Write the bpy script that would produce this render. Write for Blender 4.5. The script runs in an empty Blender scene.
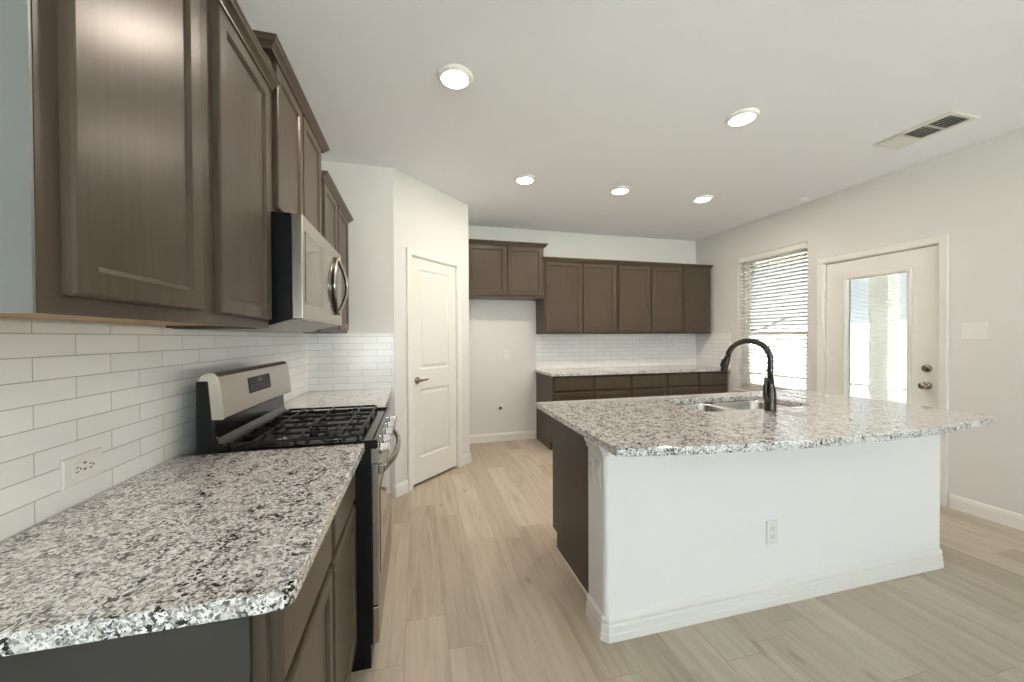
import bpy, bmesh, math, random
from mathutils import Vector, Matrix
from mathutils.geometry import tessellate_polygon

scene = bpy.context.scene
COL = scene.collection
PI = math.pi

# ------------------------------------------------------------------ camera
CAM_H = 1.3325
cam_data = bpy.data.cameras.new('camera')
cam_data.sensor_width = 36.0
cam_data.lens = 374.265 / 1024 * 36.0
cam_data.clip_start = 0.02
cam = bpy.data.objects.new('camera', cam_data)
COL.objects.link(cam)
cr = Vector((0.96937223, -0.24554658, -0.00493458))
cu = Vector((0.00706461, 0.00779454, 0.99994467))
cf = Vector((0.24549453, 0.96935346, -0.0092905))
cam.matrix_world = Matrix(((cr.x, cu.x, -cf.x, 0.0), (cr.y, cu.y, -cf.y, 0.0), (cr.z, cu.z, -cf.z, CAM_H), (0, 0, 0, 1)))
scene.camera = cam

# ------------------------------------------------------------------ world, exposure
SKY = 5.6
world = bpy.data.worlds.new('overcast_sky')
scene.world = world
world.use_nodes = True
bg = world.node_tree.nodes['Background']
bg.inputs['Color'].default_value = (0.85, 0.92, 1.0, 1)
bg.inputs['Strength'].default_value = SKY
sun = bpy.data.lights.new('sun', 'SUN'); sun.energy = 135.0; sun.angle = math.radians(1.0); sun.color = (0.80, 0.895, 1.0)
sun_ob = bpy.data.objects.new('sun', sun); COL.objects.link(sun_ob)
sd_ = Vector((0.55, 0.75, -1.0)).normalized()          # high sun behind left of the camera, added so its floor bounce brightens the ceiling
sun_ob.matrix_world = sd_.to_track_quat('-Z', 'Y').to_matrix().to_4x4() @ Matrix.Identity(4)
vs = scene.view_settings
vs.view_transform = 'Standard'
vs.look = 'None'
vs.exposure = 0.57
vs.gamma = 1.0
vs.use_curve_mapping = False
scene.cycles.use_denoising = True
scene.cycles.max_bounces = 12
scene.cycles.diffuse_bounces = 8
scene.cycles.glossy_bounces = 6
scene.cycles.transparent_max_bounces = 24
scene.cycles.sample_clamp_indirect = 0.0

CAN_W = 7.4          # watts of each recessed can
CAN_COLOR = (1.0, 0.86, 0.72)

# ------------------------------------------------------------------ room numbers
XL, XR = -0.848, 3.994          # kitchen left wall, right (patio) wall
YB = 4.698                      # back wall
YE = 3.264                      # tiled end wall beside the pantry
HC = 2.743                      # ceiling
YR = -4.6                       # rear of the open room, behind the camera
XO = -4.6                       # far side of the open room, left of and behind the camera
YO = 0.22                       # where the kitchen's left wall ends
PA = Vector((-0.184, 3.264, 0)) # pantry corners (45 degree wall between them)
PB = Vector((0.537, 3.985, 0))
CT = 0.914                      # counter top
CB = 0.881                      # counter underside

# ------------------------------------------------------------------ helpers: materials
def lin(c):
    return tuple(((v / 255) / 12.92 if v / 255 <= 0.04045 else ((v / 255 + 0.055) / 1.055) ** 2.4) for v in c) + (1.0,)

def base_mat(name):
    m = bpy.data.materials.new(name)
    m.use_nodes = True
    nt = m.node_tree
    return m, nt, nt.nodes['Principled BSDF']

def N(nt, kind, **kw):
    n = nt.nodes.new(kind)
    for k, v in kw.items():
        setattr(n, k, v)
    return n

def plain(name, rgb, rough=0.5, metal=0.0, spec=0.5, coat=0.0, coat_rough=0.1, bump=0.0, bump_scale=200.0, var=0.0, trans=0.0):
    m, nt, b = base_mat(name)
    b.inputs['Base Color'].default_value = lin(rgb)
    b.inputs['Roughness'].default_value = rough
    b.inputs['Metallic'].default_value = metal
    b.inputs['Specular IOR Level'].default_value = spec
    b.inputs['Coat Weight'].default_value = coat
    b.inputs['Coat Roughness'].default_value = coat_rough
    tc = N(nt, 'ShaderNodeTexCoord')
    if var:
        nz = N(nt, 'ShaderNodeTexNoise'); nz.inputs['Scale'].default_value = 3.0
        nt.links.new(tc.outputs['Object'], nz.inputs['Vector'])
        mx = N(nt, 'ShaderNodeMix', data_type='RGBA')
        a = lin(rgb); mx.inputs['A'].default_value = tuple(v * (1 - var) for v in a[:3]) + (1,)
        mx.inputs['B'].default_value = tuple(min(1, v * (1 + var)) for v in a[:3]) + (1,)
        nt.links.new(nz.outputs['Fac'], mx.inputs['Factor'])
        nt.links.new(mx.outputs['Result'], b.inputs['Base Color'])
    if bump:
        nz2 = N(nt, 'ShaderNodeTexNoise'); nz2.inputs['Scale'].default_value = bump_scale
        nz2.inputs['Detail'].default_value = 3
        nt.links.new(tc.outputs['Object'], nz2.inputs['Vector'])
        bp = N(nt, 'ShaderNodeBump'); bp.inputs['Strength'].default_value = bump
        bp.inputs['Distance'].default_value = 0.002
        nt.links.new(nz2.outputs['Fac'], bp.inputs['Height'])
        nt.links.new(bp.outputs['Normal'], b.inputs['Normal'])
    if trans:
        tl = N(nt, 'ShaderNodeBsdfTranslucent'); tl.inputs['Color'].default_value = lin(rgb)
        ms = N(nt, 'ShaderNodeMixShader'); ms.inputs[0].default_value = trans
        nt.links.new(b.outputs[0], ms.inputs[1]); nt.links.new(tl.outputs[0], ms.inputs[2])
        nt.links.new(ms.outputs[0], nt.nodes['Material Output'].inputs['Surface'])
    return m

def ramp(nt, stops, interp='LINEAR'):
    r = N(nt, 'ShaderNodeValToRGB')
    r.color_ramp.interpolation = interp
    el = r.color_ramp.elements
    while len(el) > 1:
        el.remove(el[-1])
    el[0].position, el[0].color = stops[0][0], stops[0][1]
    for p, c in stops[1:]:
        e = el.new(p); e.color = c
    return r

def world_pos(nt):
    return N(nt, 'ShaderNodeNewGeometry').outputs['Position']

def cabinet_mat():
    m, nt, b = base_mat('stained_maple')
    pos = world_pos(nt)
    mp = N(nt, 'ShaderNodeMapping'); mp.inputs['Scale'].default_value = (45, 45, 2.2)
    nt.links.new(pos, mp.inputs['Vector'])
    nz = N(nt, 'ShaderNodeTexNoise'); nz.inputs['Scale'].default_value = 1.5; nz.inputs['Detail'].default_value = 5
    nt.links.new(mp.outputs['Vector'], nz.inputs['Vector'])
    r = ramp(nt, [(0.25, lin((79, 69, 58))), (0.75, lin((88, 77, 66)))])
    nt.links.new(nz.outputs['Fac'], r.inputs['Fac'])
    n2 = N(nt, 'ShaderNodeTexNoise'); n2.inputs['Scale'].default_value = 4.0; n2.inputs['Detail'].default_value = 2
    nt.links.new(pos, n2.inputs['Vector'])
    mx = N(nt, 'ShaderNodeMix', data_type='RGBA', blend_type='MULTIPLY'); mx.inputs['Factor'].default_value = 0.2
    r2 = ramp(nt, [(0.3, (0.75, 0.75, 0.75, 1)), (0.7, (1.1, 1.08, 1.05, 1))])
    nt.links.new(n2.outputs['Fac'], r2.inputs['Fac'])
    nt.links.new(r.outputs['Color'], mx.inputs['A']); nt.links.new(r2.outputs['Color'], mx.inputs['B'])
    nt.links.new(mx.outputs['Result'], b.inputs['Base Color'])
    b.inputs['Roughness'].default_value = 0.30
    b.inputs['Specular IOR Level'].default_value = 0.18
    return m

def granite_mat():
    m, nt, b = base_mat('speckled_granite')
    pos = world_pos(nt)
    nz = N(nt, 'ShaderNodeTexNoise'); nz.inputs['Scale'].default_value = 55; nz.inputs['Detail'].default_value = 2
    nt.links.new(pos, nz.inputs['Vector'])
    sc = N(nt, 'ShaderNodeVectorMath', operation='SCALE'); sc.inputs['Scale'].default_value = 0.016
    nt.links.new(nz.outputs['Color'], sc.inputs[0])
    ad = N(nt, 'ShaderNodeVectorMath', operation='ADD')
    nt.links.new(pos, ad.inputs[0]); nt.links.new(sc.outputs['Vector'], ad.inputs[1])
    def cells(scale, stops):
        v = N(nt, 'ShaderNodeTexVoronoi'); v.inputs['Scale'].default_value = scale
        nt.links.new(ad.outputs['Vector'], v.inputs['Vector'])
        s = N(nt, 'ShaderNodeSeparateColor'); nt.links.new(v.outputs['Color'], s.inputs['Color'])
        r = ramp(nt, stops, 'CONSTANT'); nt.links.new(s.outputs['Red'], r.inputs['Fac'])
        return r, v
    big, _ = cells(125, [(0, lin((232, 231, 229))), (0.34, lin((216, 214, 211))), (0.55, lin((238, 238, 236))), (0.78, lin((192, 190, 186))), (0.93, lin((203, 197, 189)))])
    med, _ = cells(185, [(0, (1, 1, 1, 1)), (0.60, lin((160, 158, 156))), (0.71, lin((88, 87, 86))), (0.80, lin((36, 36, 37))), (0.885, lin((13, 13, 14)))])
    sml, _ = cells(360, [(0, (1, 1, 1, 1)), (0.80, lin((165, 162, 157))), (0.92, lin((60, 59, 58)))])
    cl = N(nt, 'ShaderNodeTexNoise'); cl.inputs['Scale'].default_value = 22; cl.inputs['Detail'].default_value = 2
    nt.links.new(pos, cl.inputs['Vector'])
    cr_ = ramp(nt, [(0.36, (0.15, 0.15, 0.15, 1)), (0.62, (1, 1, 1, 1))]); nt.links.new(cl.outputs['Fac'], cr_.inputs['Fac'])
    m1 = N(nt, 'ShaderNodeMix', data_type='RGBA', blend_type='MULTIPLY')
    nt.links.new(cr_.outputs['Color'], m1.inputs['Factor'])
    nt.links.new(big.outputs['Color'], m1.inputs['A']); nt.links.new(med.outputs['Color'], m1.inputs['B'])
    m2 = N(nt, 'ShaderNodeMix', data_type='RGBA', blend_type='MULTIPLY'); m2.inputs['Factor'].default_value = 0.8
    nt.links.new(m1.outputs['Result'], m2.inputs['A']); nt.links.new(sml.outputs['Color'], m2.inputs['B'])
    nt.links.new(m2.outputs['Result'], b.inputs['Base Color'])
    b.inputs['Roughness'].default_value = 0.055
    b.inputs['Coat Weight'].default_value = 0.35
    b.inputs['Coat Roughness'].default_value = 0.03
    b.inputs['Specular IOR Level'].default_value = 0.55
    return m

def floor_mat():
    m, nt, b = base_mat('oak_plank_floor')
    pos = world_pos(nt)
    sep = N(nt, 'ShaderNodeSeparateXYZ'); nt.links.new(pos, sep.inputs[0])
    sx = N(nt, 'ShaderNodeMath', operation='SUBTRACT'); sx.inputs[1].default_value = 0.122 - 0.183 * 20
    nt.links.new(sep.outputs['X'], sx.inputs[0])
    sy = N(nt, 'ShaderNodeMath', operation='ADD'); sy.inputs[1].default_value = 20.35
    nt.links.new(sep.outputs['Y'], sy.inputs[0])
    row = N(nt, 'ShaderNodeMath', operation='DIVIDE'); row.inputs[1].default_value = 0.183
    nt.links.new(sx.outputs[0], row.inputs[0])
    fl = N(nt, 'ShaderNodeMath', operation='FLOOR'); nt.links.new(row.outputs[0], fl.inputs[0])
    wn = N(nt, 'ShaderNodeTexWhiteNoise', noise_dimensions='1D'); nt.links.new(fl.outputs[0], wn.inputs['W'])
    sh = N(nt, 'ShaderNodeMath', operation='MULTIPLY_ADD'); sh.inputs[1].default_value = 1.22
    nt.links.new(wn.outputs['Value'], sh.inputs[0]); nt.links.new(sy.outputs[0], sh.inputs[2])
    cmb = N(nt, 'ShaderNodeCombineXYZ'); nt.links.new(sh.outputs[0], cmb.inputs['X']); nt.links.new(sx.outputs[0], cmb.inputs['Y'])
    br = N(nt, 'ShaderNodeTexBrick'); br.offset = 0.0
    br.inputs['Scale'].default_value = 1.0
    br.inputs['Brick Width'].default_value = 1.22
    br.inputs['Row Height'].default_value = 0.183
    br.inputs['Mortar Size'].default_value = 0.0012
    br.inputs['Mortar Smooth'].default_value = 0.3
    br.inputs['Color1'].default_value = (0, 0, 0, 1)
    br.inputs['Color2'].default_value = (1, 1, 1, 1)
    br.inputs['Mortar'].default_value = (0.3, 0.3, 0.3, 1)
    nt.links.new(cmb.outputs[0], br.inputs['Vector'])
    tone = ramp(nt, [(0.0, lin((178, 166, 147))), (0.5, lin((189, 177, 159))), (1.0, lin((199, 188, 171)))])
    nt.links.new(br.outputs['Color'], tone.inputs['Fac'])
    # grain: stretched along Y, shifted by plank
    gy = N(nt, 'ShaderNodeMath', operation='MULTIPLY'); gy.inputs[1].default_value = 1.1; nt.links.new(sh.outputs[0], gy.inputs[0])
    gx = N(nt, 'ShaderNodeMath', operation='MULTIPLY'); gx.inputs[1].default_value = 16.0; nt.links.new(sx.outputs[0], gx.inputs[0])
    gz = N(nt, 'ShaderNodeMath', operation='MULTIPLY'); gz.inputs[1].default_value = 37.0; nt.links.new(br.outputs['Color'], gz.inputs[0])
    gc = N(nt, 'ShaderNodeCombineXYZ')
    nt.links.new(gx.outputs[0], gc.inputs['X']); nt.links.new(gy.outputs[0], gc.inputs['Y']); nt.links.new(gz.outputs[0], gc.inputs['Z'])
    g1 = N(nt, 'ShaderNodeTexNoise'); g1.inputs['Scale'].default_value = 1.6; g1.inputs['Detail'].default_value = 6; g1.inputs['Roughness'].default_value = 0.6
    g1.inputs['Distortion'].default_value = 0.6
    nt.links.new(gc.outputs[0], g1.inputs['Vector'])
    gr = ramp(nt, [(0.28, (0.70, 0.69, 0.66, 1)), (0.5, (0.95, 0.95, 0.95, 1)), (0.72, (1.12, 1.12, 1.12, 1))])
    nt.links.new(g1.outputs['Fac'], gr.inputs['Fac'])
    mx = N(nt, 'ShaderNodeMix', data_type='RGBA', blend_type='MULTIPLY'); mx.inputs['Factor'].default_value = 0.85
    nt.links.new(tone.outputs['Color'], mx.inputs['A']); nt.links.new(gr.outputs['Color'], mx.inputs['B'])
    # small knots
    kc = N(nt, 'ShaderNodeCombineXYZ')
    kx = N(nt, 'ShaderNodeMath', operation='MULTIPLY'); kx.inputs[1].default_value = 5.0; nt.links.new(sx.outputs[0], kx.inputs[0])
    ky = N(nt, 'ShaderNodeMath', operation='MULTIPLY'); ky.inputs[1].default_value = 2.4; nt.links.new(sh.outputs[0], ky.inputs[0])
    nt.links.new(kx.outputs[0], kc.inputs['X']); nt.links.new(ky.outputs[0], kc.inputs['Y'])
    kv = N(nt, 'ShaderNodeTexVoronoi'); kv.inputs['Scale'].default_value = 1.0
    nt.links.new(kc.outputs[0], kv.inputs['Vector'])
    kr = ramp(nt, [(0.0, (0.45, 0.42, 0.38, 1)), (0.045, (0.7, 0.68, 0.65, 1)), (0.12, (1, 1, 1, 1))]); nt.links.new(kv.outputs['Distance'], kr.inputs['Fac'])
    m3 = N(nt, 'ShaderNodeMix', data_type='RGBA', blend_type='MULTIPLY'); m3.inputs['Factor'].default_value = 0.7
    nt.links.new(mx.outputs['Result'], m3.inputs['A']); nt.links.new(kr.outputs['Color'], m3.inputs['B'])
    m4 = N(nt, 'ShaderNodeMix', data_type='RGBA', blend_type='MIX')
    m4.inputs['B'].default_value = lin((128, 115, 98))
    mf = N(nt, 'ShaderNodeMath', operation='MULTIPLY'); mf.inputs[1].default_value = 0.5; nt.links.new(br.outputs['Fac'], mf.inputs[0])
    nt.links.new(mf.outputs[0], m4.inputs['Factor']); nt.links.new(m3.outputs['Result'], m4.inputs['A'])
    nt.links.new(m4.outputs['Result'], b.inputs['Base Color'])
    b.inputs['Roughness'].default_value = 0.42
    b.inputs['Specular IOR Level'].default_value = 0.4
    bp = N(nt, 'ShaderNodeBump'); bp.inputs['Strength'].default_value = 0.12; bp.inputs['Distance'].default_value = 0.002
    nt.links.new(g1.outputs['Fac'], bp.inputs['Height']); nt.links.new(bp.outputs['Normal'], b.inputs['Normal'])
    return m

def tile_mat(name, axis, phase):
    """glazed white subway tile; axis 'X' or 'Y' runs along the wall"""
    m, nt, b = base_mat(name)
    pos = world_pos(nt)
    sep = N(nt, 'ShaderNodeSeparateXYZ'); nt.links.new(pos, sep.inputs[0])
    a = N(nt, 'ShaderNodeMath', operation='SUBTRACT'); a.inputs[1].default_value = phase - 0.222 * 40
    nt.links.new(sep.outputs[axis], a.inputs[0])
    z = N(nt, 'ShaderNodeMath', operation='SUBTRACT'); z.inputs[1].default_value = CT - 0.0541 * 20
    nt.links.new(sep.outputs['Z'], z.inputs[0])
    c = N(nt, 'ShaderNodeCombineXYZ'); nt.links.new(a.outputs[0], c.inputs['X']); nt.links.new(z.outputs[0], c.inputs['Y'])
    br = N(nt, 'ShaderNodeTexBrick'); br.offset = 0.5
    br.inputs['Scale'].default_value = 1.0
    br.inputs['Brick Width'].default_value = 0.222
    br.inputs['Row Height'].default_value = 0.0541
    br.inputs['Mortar Size'].default_value = 0.0013
    br.inputs['Mortar Smooth'].default_value = 0.2
    br.inputs['Color1'].default_value = lin((234, 234, 231))
    br.inputs['Color2'].default_value = lin((241, 241, 239))
    br.inputs['Mortar'].default_value = lin((176, 175, 168))
    nt.links.new(c.outputs[0], br.inputs['Vector'])
    nt.links.new(br.outputs['Color'], b.inputs['Base Color'])
    rr = ramp(nt, [(0, (0.16, 0.16, 0.16, 1)), (1, (0.7, 0.7, 0.7, 1))]); nt.links.new(br.outputs['Fac'], rr.inputs['Fac'])
    nt.links.new(rr.outputs['Color'], b.inputs['Roughness'])
    inv = N(nt, 'ShaderNodeMath', operation='SUBTRACT'); inv.inputs[0].default_value = 1.0
    nt.links.new(br.outputs['Fac'], inv.inputs[1])
    bp = N(nt, 'ShaderNodeBump'); bp.inputs['Strength'].default_value = 0.5; bp.inputs['Distance'].default_value = 0.0015
    nt.links.new(inv.outputs[0], bp.inputs['Height']); nt.links.new(bp.outputs['Normal'], b.inputs['Normal'])
    return m

def brushed(name, rgb, rough=0.28, stretch=(2, 2, 300)):
    m, nt, b = base_mat(name)
    b.inputs['Base Color'].default_value = lin(rgb)
    b.inputs['Metallic'].default_value = 1.0
    b.inputs['Roughness'].default_value = rough
    b.inputs['Anisotropic'].default_value = 0.35
    return m

def glass_mat(name='window_glass', tint=(0.94, 0.96, 0.95)):
    m = bpy.data.materials.new(name); m.use_nodes = True
    nt = m.node_tree; nt.nodes.clear()
    out = N(nt, 'ShaderNodeOutputMaterial')
    tr = N(nt, 'ShaderNodeBsdfTransparent'); tr.inputs['Color'].default_value = tint + (1,)
    gl = N(nt, 'ShaderNodeBsdfGlossy'); gl.inputs['Roughness'].default_value = 0.02
    fr = N(nt, 'ShaderNodeFresnel'); fr.inputs['IOR'].default_value = 1.45
    mx = N(nt, 'ShaderNodeMixShader')
    nt.links.new(fr.outputs[0], mx.inputs[0]); nt.links.new(tr.outputs[0], mx.inputs[1]); nt.links.new(gl.outputs[0], mx.inputs[2])
    nt.links.new(mx.outputs[0], out.inputs['Surface'])
    return m

def emit_mat(name, rgb, strength):
    m, nt, b = base_mat(name)
    b.inputs['Base Color'].default_value = (0.9, 0.9, 0.88, 1)
    b.inputs['Emission Color'].default_value = rgb + (1,)
    b.inputs['Emission Strength'].default_value = strength
    return m

M = dict(
    wall=plain('painted_drywall', (218, 216, 213), 0.75, bump=0.15, bump_scale=160),
    ceiling=plain('ceiling_paint', (241, 241, 246), 0.85, bump=0.25, bump_scale=120),
    islandpaint=plain('white_island_paint', (234, 233, 232), 0.6),
    trim=plain('white_trim_paint', (228, 226, 221), 0.38),
    door=plain('white_door_paint', (226, 224, 218), 0.4),
    cabinet=cabinet_mat(),
    endlit=plain('cabinet_end_daylit', (113, 114, 115), 0.35, spec=0.6, var=0.06),  # cabinet end with daylight from behind painted in as lighter grey
    greyend=plain('grey_brown_end_skin', (56, 54, 48), 0.4, var=0.12),
    toe=plain('toe_kick_stain', (62, 54, 47), 0.55),
    under=plain('raw_maple_underside', (176, 142, 98), 0.6, var=0.15),
    granite=granite_mat(),
    floor=floor_mat(),
    tile_left=tile_mat('subway_tile_side', 'Y', 1.192),
    tile_end=tile_mat('subway_tile_end', 'X', -0.765),
    tile_back=tile_mat('subway_tile_back', 'X', 0.05),
    tile_right=tile_mat('subway_tile_return', 'Y', 0.03),
    steel=brushed('brushed_stainless', (168, 162, 154), 0.27, (1.5, 1.5, 90)),
    steel_dark=brushed('satin_stainless', (140, 137, 132), 0.3, (1.5, 1.5, 90)),
    sinksteel=brushed('sink_stainless', (205, 203, 200), 0.22, (60, 60, 4)),
    chrome=plain('polished_chrome', (225, 225, 225), 0.09, metal=1.0),
    nickel=plain('satin_nickel', (150, 140, 128), 0.25, metal=1.0),
    black=plain('black_enamel', (9, 9, 10), 0.16, spec=0.4),
    blackmatte=plain('cast_iron', (18, 17, 16), 0.42, spec=0.35),
    blackside=plain('black_side_panel', (7, 7, 8), 0.4, spec=0.25),
    darkglass=plain('dark_oven_glass', (20, 18, 17), 0.06, spec=0.8, coat=0.5, coat_rough=0.03),
    mirrorglass=plain('mirrored_microwave_glass', (100, 95, 88), 0.06, metal=0.75),
    display=plain('display_panel', (38, 36, 36), 0.5, spec=0.3),
    displaymark=plain('display_marks', (92, 90, 90), 0.5),
    faucet=plain('black_stainless_faucet', (74, 69, 64), 0.27, metal=0.85),
    facrubber=plain('spray_nozzle_rubber', (20, 20, 20), 0.5),
    plastic=plain('white_plastic', (226, 225, 220), 0.35),
    slot=plain('dark_slot', (40, 38, 36), 0.6),
    slat=plain('white_faux_wood_slat', (244, 243, 240), 0.45, trans=0.62),
    vinyl=plain('white_vinyl_frame', (236, 234, 228), 0.45),
    glass=glass_mat(),
    glass_dim_window=glass_mat('dimmed_window_glass', (0.47, 0.472, 0.468)),  # dark tint added to dim the yard behind the window
    glass_dim_door=glass_mat('dimmed_door_glass', (0.66, 0.662, 0.656)),  # dark tint added to dim the view through the patio door
    ventmetal=plain('white_vent_metal', (226, 225, 219), 0.5),
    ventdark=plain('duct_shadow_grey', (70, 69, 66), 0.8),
    carpet=plain('bounce_carpet', (228, 231, 235), 0.95, bump=0.5, bump_scale=400),  # unseen pale floor, added as a reflector for the ceiling
    concrete=plain('patio_concrete', (212, 209, 203), 0.9, var=0.08),
    ground=plain('dry_pale_lawn', (178, 172, 150), 0.9, var=0.12),
    fence=plain('weathered_fence', (222, 216, 206), 0.8, var=0.15),
    bark=plain('dark_bark', (70, 64, 58), 0.9, var=0.2),
    stucco=plain('pale_post_paint', (238, 237, 234), 0.8),
    siding=plain('pale_soffit_paint', (236, 233, 226), 0.8),
    lens=emit_mat('lit_can_lens', (1.0, 0.93, 0.82), 9.0),
)

# ------------------------------------------------------------------ helpers: geometry
class B:
    """collects shapes in one bmesh; mat maps local u,v,w to the world"""
    def __init__(self, frame=None):
        self.bm = bmesh.new()
        self.f = frame or Matrix.Identity(4)

    def verts(self, pts):
        return [self.bm.verts.new(self.f @ Vector(p)) for p in pts]

    def box(self, a, b, bevel=0.0, seg=2):
        t = bmesh.new()
        lo = [min(a[i], b[i]) for i in range(3)]; hi = [max(a[i], b[i]) for i in range(3)]
        r = bmesh.ops.create_cube(t, size=1.0)
        for v in r['verts']:
            v.co = Vector([lo[i] + (v.co[i] + 0.5) * (hi[i] - lo[i]) for i in range(3)])
        if bevel > 0:
            bmesh.ops.bevel(t, geom=t.edges[:], offset=min(bevel, 0.45 * min(hi[i] - lo[i] for i in range(3))), segments=seg, profile=0.5, affect='EDGES')
        self.merge(t)
        return self

    def merge(self, t):
        mp = {}
        for v in t.verts:
            mp[v] = self.bm.verts.new(self.f @ v.co)
        for f in t.faces:
            try:
                nf = self.bm.faces.new([mp[v] for v in f.verts]); nf.smooth = f.smooth
            except ValueError:
                pass
        t.free()

    def loft(self, rings, cap0=True, cap1=True, closed=True, smooth=False):
        vr = [self.verts(r) for r in rings]
        n = len(vr[0])
        for i in range(len(vr) - 1):
            for j in range(n if closed else n - 1):
                k = (j + 1) % n
                f = self.bm.faces.new((vr[i][j], vr[i][k], vr[i + 1][k], vr[i + 1][j])); f.smooth = smooth
        if cap0: self.bm.faces.new(vr[0][::-1])
        if cap1: self.bm.faces.new(vr[-1])
        return self

    def rects(self, u0, u1, v0, v1, rings):
        """stack of rectangles (inset, w) closed at both ends: panels and drawer fronts"""
        self.loft([[(u0 + i, v0 + i, w), (u1 - i, v0 + i, w), (u1 - i, v1 - i, w), (u0 + i, v1 - i, w)] for i, w in rings])
        return self

    def prism(self, poly, axis, a, b):
        """extrude a 2D polygon along an axis of the frame (0,1,2)"""
        def p(q, h):
            r = [q[0], q[1]]; r.insert(axis, h); return r
        self.loft([[p(q, a) for q in poly], [p(q, b) for q in poly]])
        return self

    def lathe(self, prof, seg=24, origin=(0, 0, 0), axis=2, smooth=True):
        rings = []
        for r, h in prof:
            ring = []
            for k in range(seg):
                t = 2 * PI * k / seg
                q = [max(r, 1e-5) * math.cos(t), max(r, 1e-5) * math.sin(t)]; q.insert(axis, h)
                ring.append([q[i] + origin[i] for i in range(3)])
            rings.append(ring)
        self.loft(rings, smooth=smooth)
        return self

    def tube(self, pts, rad, seg=12, caps=True, flat=None, up=(0, 0, 1)):
        pts = [Vector(p) for p in pts]
        if not hasattr(rad, '__len__'): rad = [rad] * len(pts)
        tang = [(pts[min(i + 1, len(pts) - 1)] - pts[max(i - 1, 0)]).normalized() for i in range(len(pts))]
        ref = Vector(up)
        if abs(ref.dot(tang[0])) > 0.95: ref = Vector((1, 0, 0))
        nrm = (ref - tang[0] * ref.dot(tang[0])).normalized()
        rings = []
        for i, p in enumerate(pts):
            nrm = (nrm - tang[i] * nrm.dot(tang[i])).normalized()
            bi = tang[i].cross(nrm)
            ring = []
            for k in range(seg):
                t = 2 * PI * k / seg
                s = flat if flat else 1.0
                ring.append(p + nrm * math.cos(t) * rad[i] * s + bi * math.sin(t) * rad[i])
            rings.append(ring)
        self.loft(rings, caps, caps, smooth=True)
        return self

    def sweep(self, path, prof, plane=(0, 1, 2), side=1):
        """sweep profile (out, up) along a 2D polyline with mitred corners; plane: path axes and the up axis"""
        P = [Vector((p[0], p[1])) for p in path]
        dirs = [(P[i + 1] - P[i]).normalized() for i in range(len(P) - 1)]
        nor = [Vector((d.y, -d.x)) * side for d in dirs]
        rings = []
        for i, p in enumerate(P):
            if i == 0: o = nor[0]
            elif i == len(P) - 1: o = nor[-1]
            else:
                s = nor[i - 1] + nor[i]; o = s / max(0.2, s.dot(nor[i]))
            ring = []
            for a, h in prof:
                q = [0, 0, 0]; q[plane[0]] = p.x + o.x * a; q[plane[1]] = p.y + o.y * a; q[plane[2]] = h
                ring.append(q)
            rings.append(ring)
        self.loft(rings)
        return self

    def obj(self, name, mat, parent=None, smooth_angle=None):
        bmesh.ops.recalc_face_normals(self.bm, faces=self.bm.faces[:])
        off = WORLD_AT.get(parent.name, Vector()) if parent else Vector()
        for v in self.bm.verts: v.co -= off
        me = bpy.data.meshes.new(name)
        self.bm.to_mesh(me); self.bm.free()
        me.materials.append(mat)
        o = bpy.data.objects.new(name, me); COL.objects.link(o)
        if parent:
            o.parent = parent; WORLD_AT[o.name] = off
        return o

WORLD_AT = {}

def frame(o, U, V, W):
    U, V, W = Vector(U), Vector(V), Vector(W)
    return Matrix(((U.x, V.x, W.x, o[0]), (U.y, V.y, W.y, o[1]), (U.z, V.z, W.z, o[2]), (0, 0, 0, 1)))

def thing(name, label, cat, loc=(0, 0, 0), group=None):
    o = bpy.data.objects.new(name, None); COL.objects.link(o)
    o.empty_display_size = 0.1
    o.location = loc; WORLD_AT[o.name] = Vector(loc)
    return tag(o, label, cat, group)

def tag(o, label, cat, group=None):
    o['label'] = label; o['category'] = cat
    if group: o['group'] = group
    return o

def struct(o, label=None, cat='structure'):
    o['kind'] = 'structure'
    if label: o['label'] = label; o['category'] = cat
    return o

def smooth_path(pts, n=6):
    P = [Vector(p) for p in pts]; out = []
    for i in range(len(P) - 1):
        p0, p1, p2, p3 = P[max(i - 1, 0)], P[i], P[i + 1], P[min(i + 2, len(P) - 1)]
        for k in range(n):
            t = k / n
            out.append(0.5 * ((2 * p1) + (p2 - p0) * t + (2 * p0 - 5 * p1 + 4 * p2 - p3) * t * t + (3 * p1 - p0 - 3 * p2 + p3) * t ** 3))
    out.append(P[-1]); return out

def arc(cx, cy, r, a0, a1, n):
    return [(cx + r * math.cos(a0 + (a1 - a0) * k / n), cy + r * math.sin(a0 + (a1 - a0) * k / n)) for k in range(n + 1)]

# wall frames: u along the wall, v up, w into the room
F_LEFT = frame((XL, 0, 0), (0, 1, 0), (0, 0, 1), (1, 0, 0))
F_BACK = frame((0, YB, 0), (1, 0, 0), (0, 0, 1), (0, -1, 0))
F_RIGHT = frame((XR, 0, 0), (0, -1, 0), (0, 0, 1), (-1, 0, 0))       # u = -Y
D45 = Vector((1, 1, 0)).normalized()
F_DIAG = frame(PA, D45, (0, 0, 1), (D45.y, -D45.x, 0))

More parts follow.
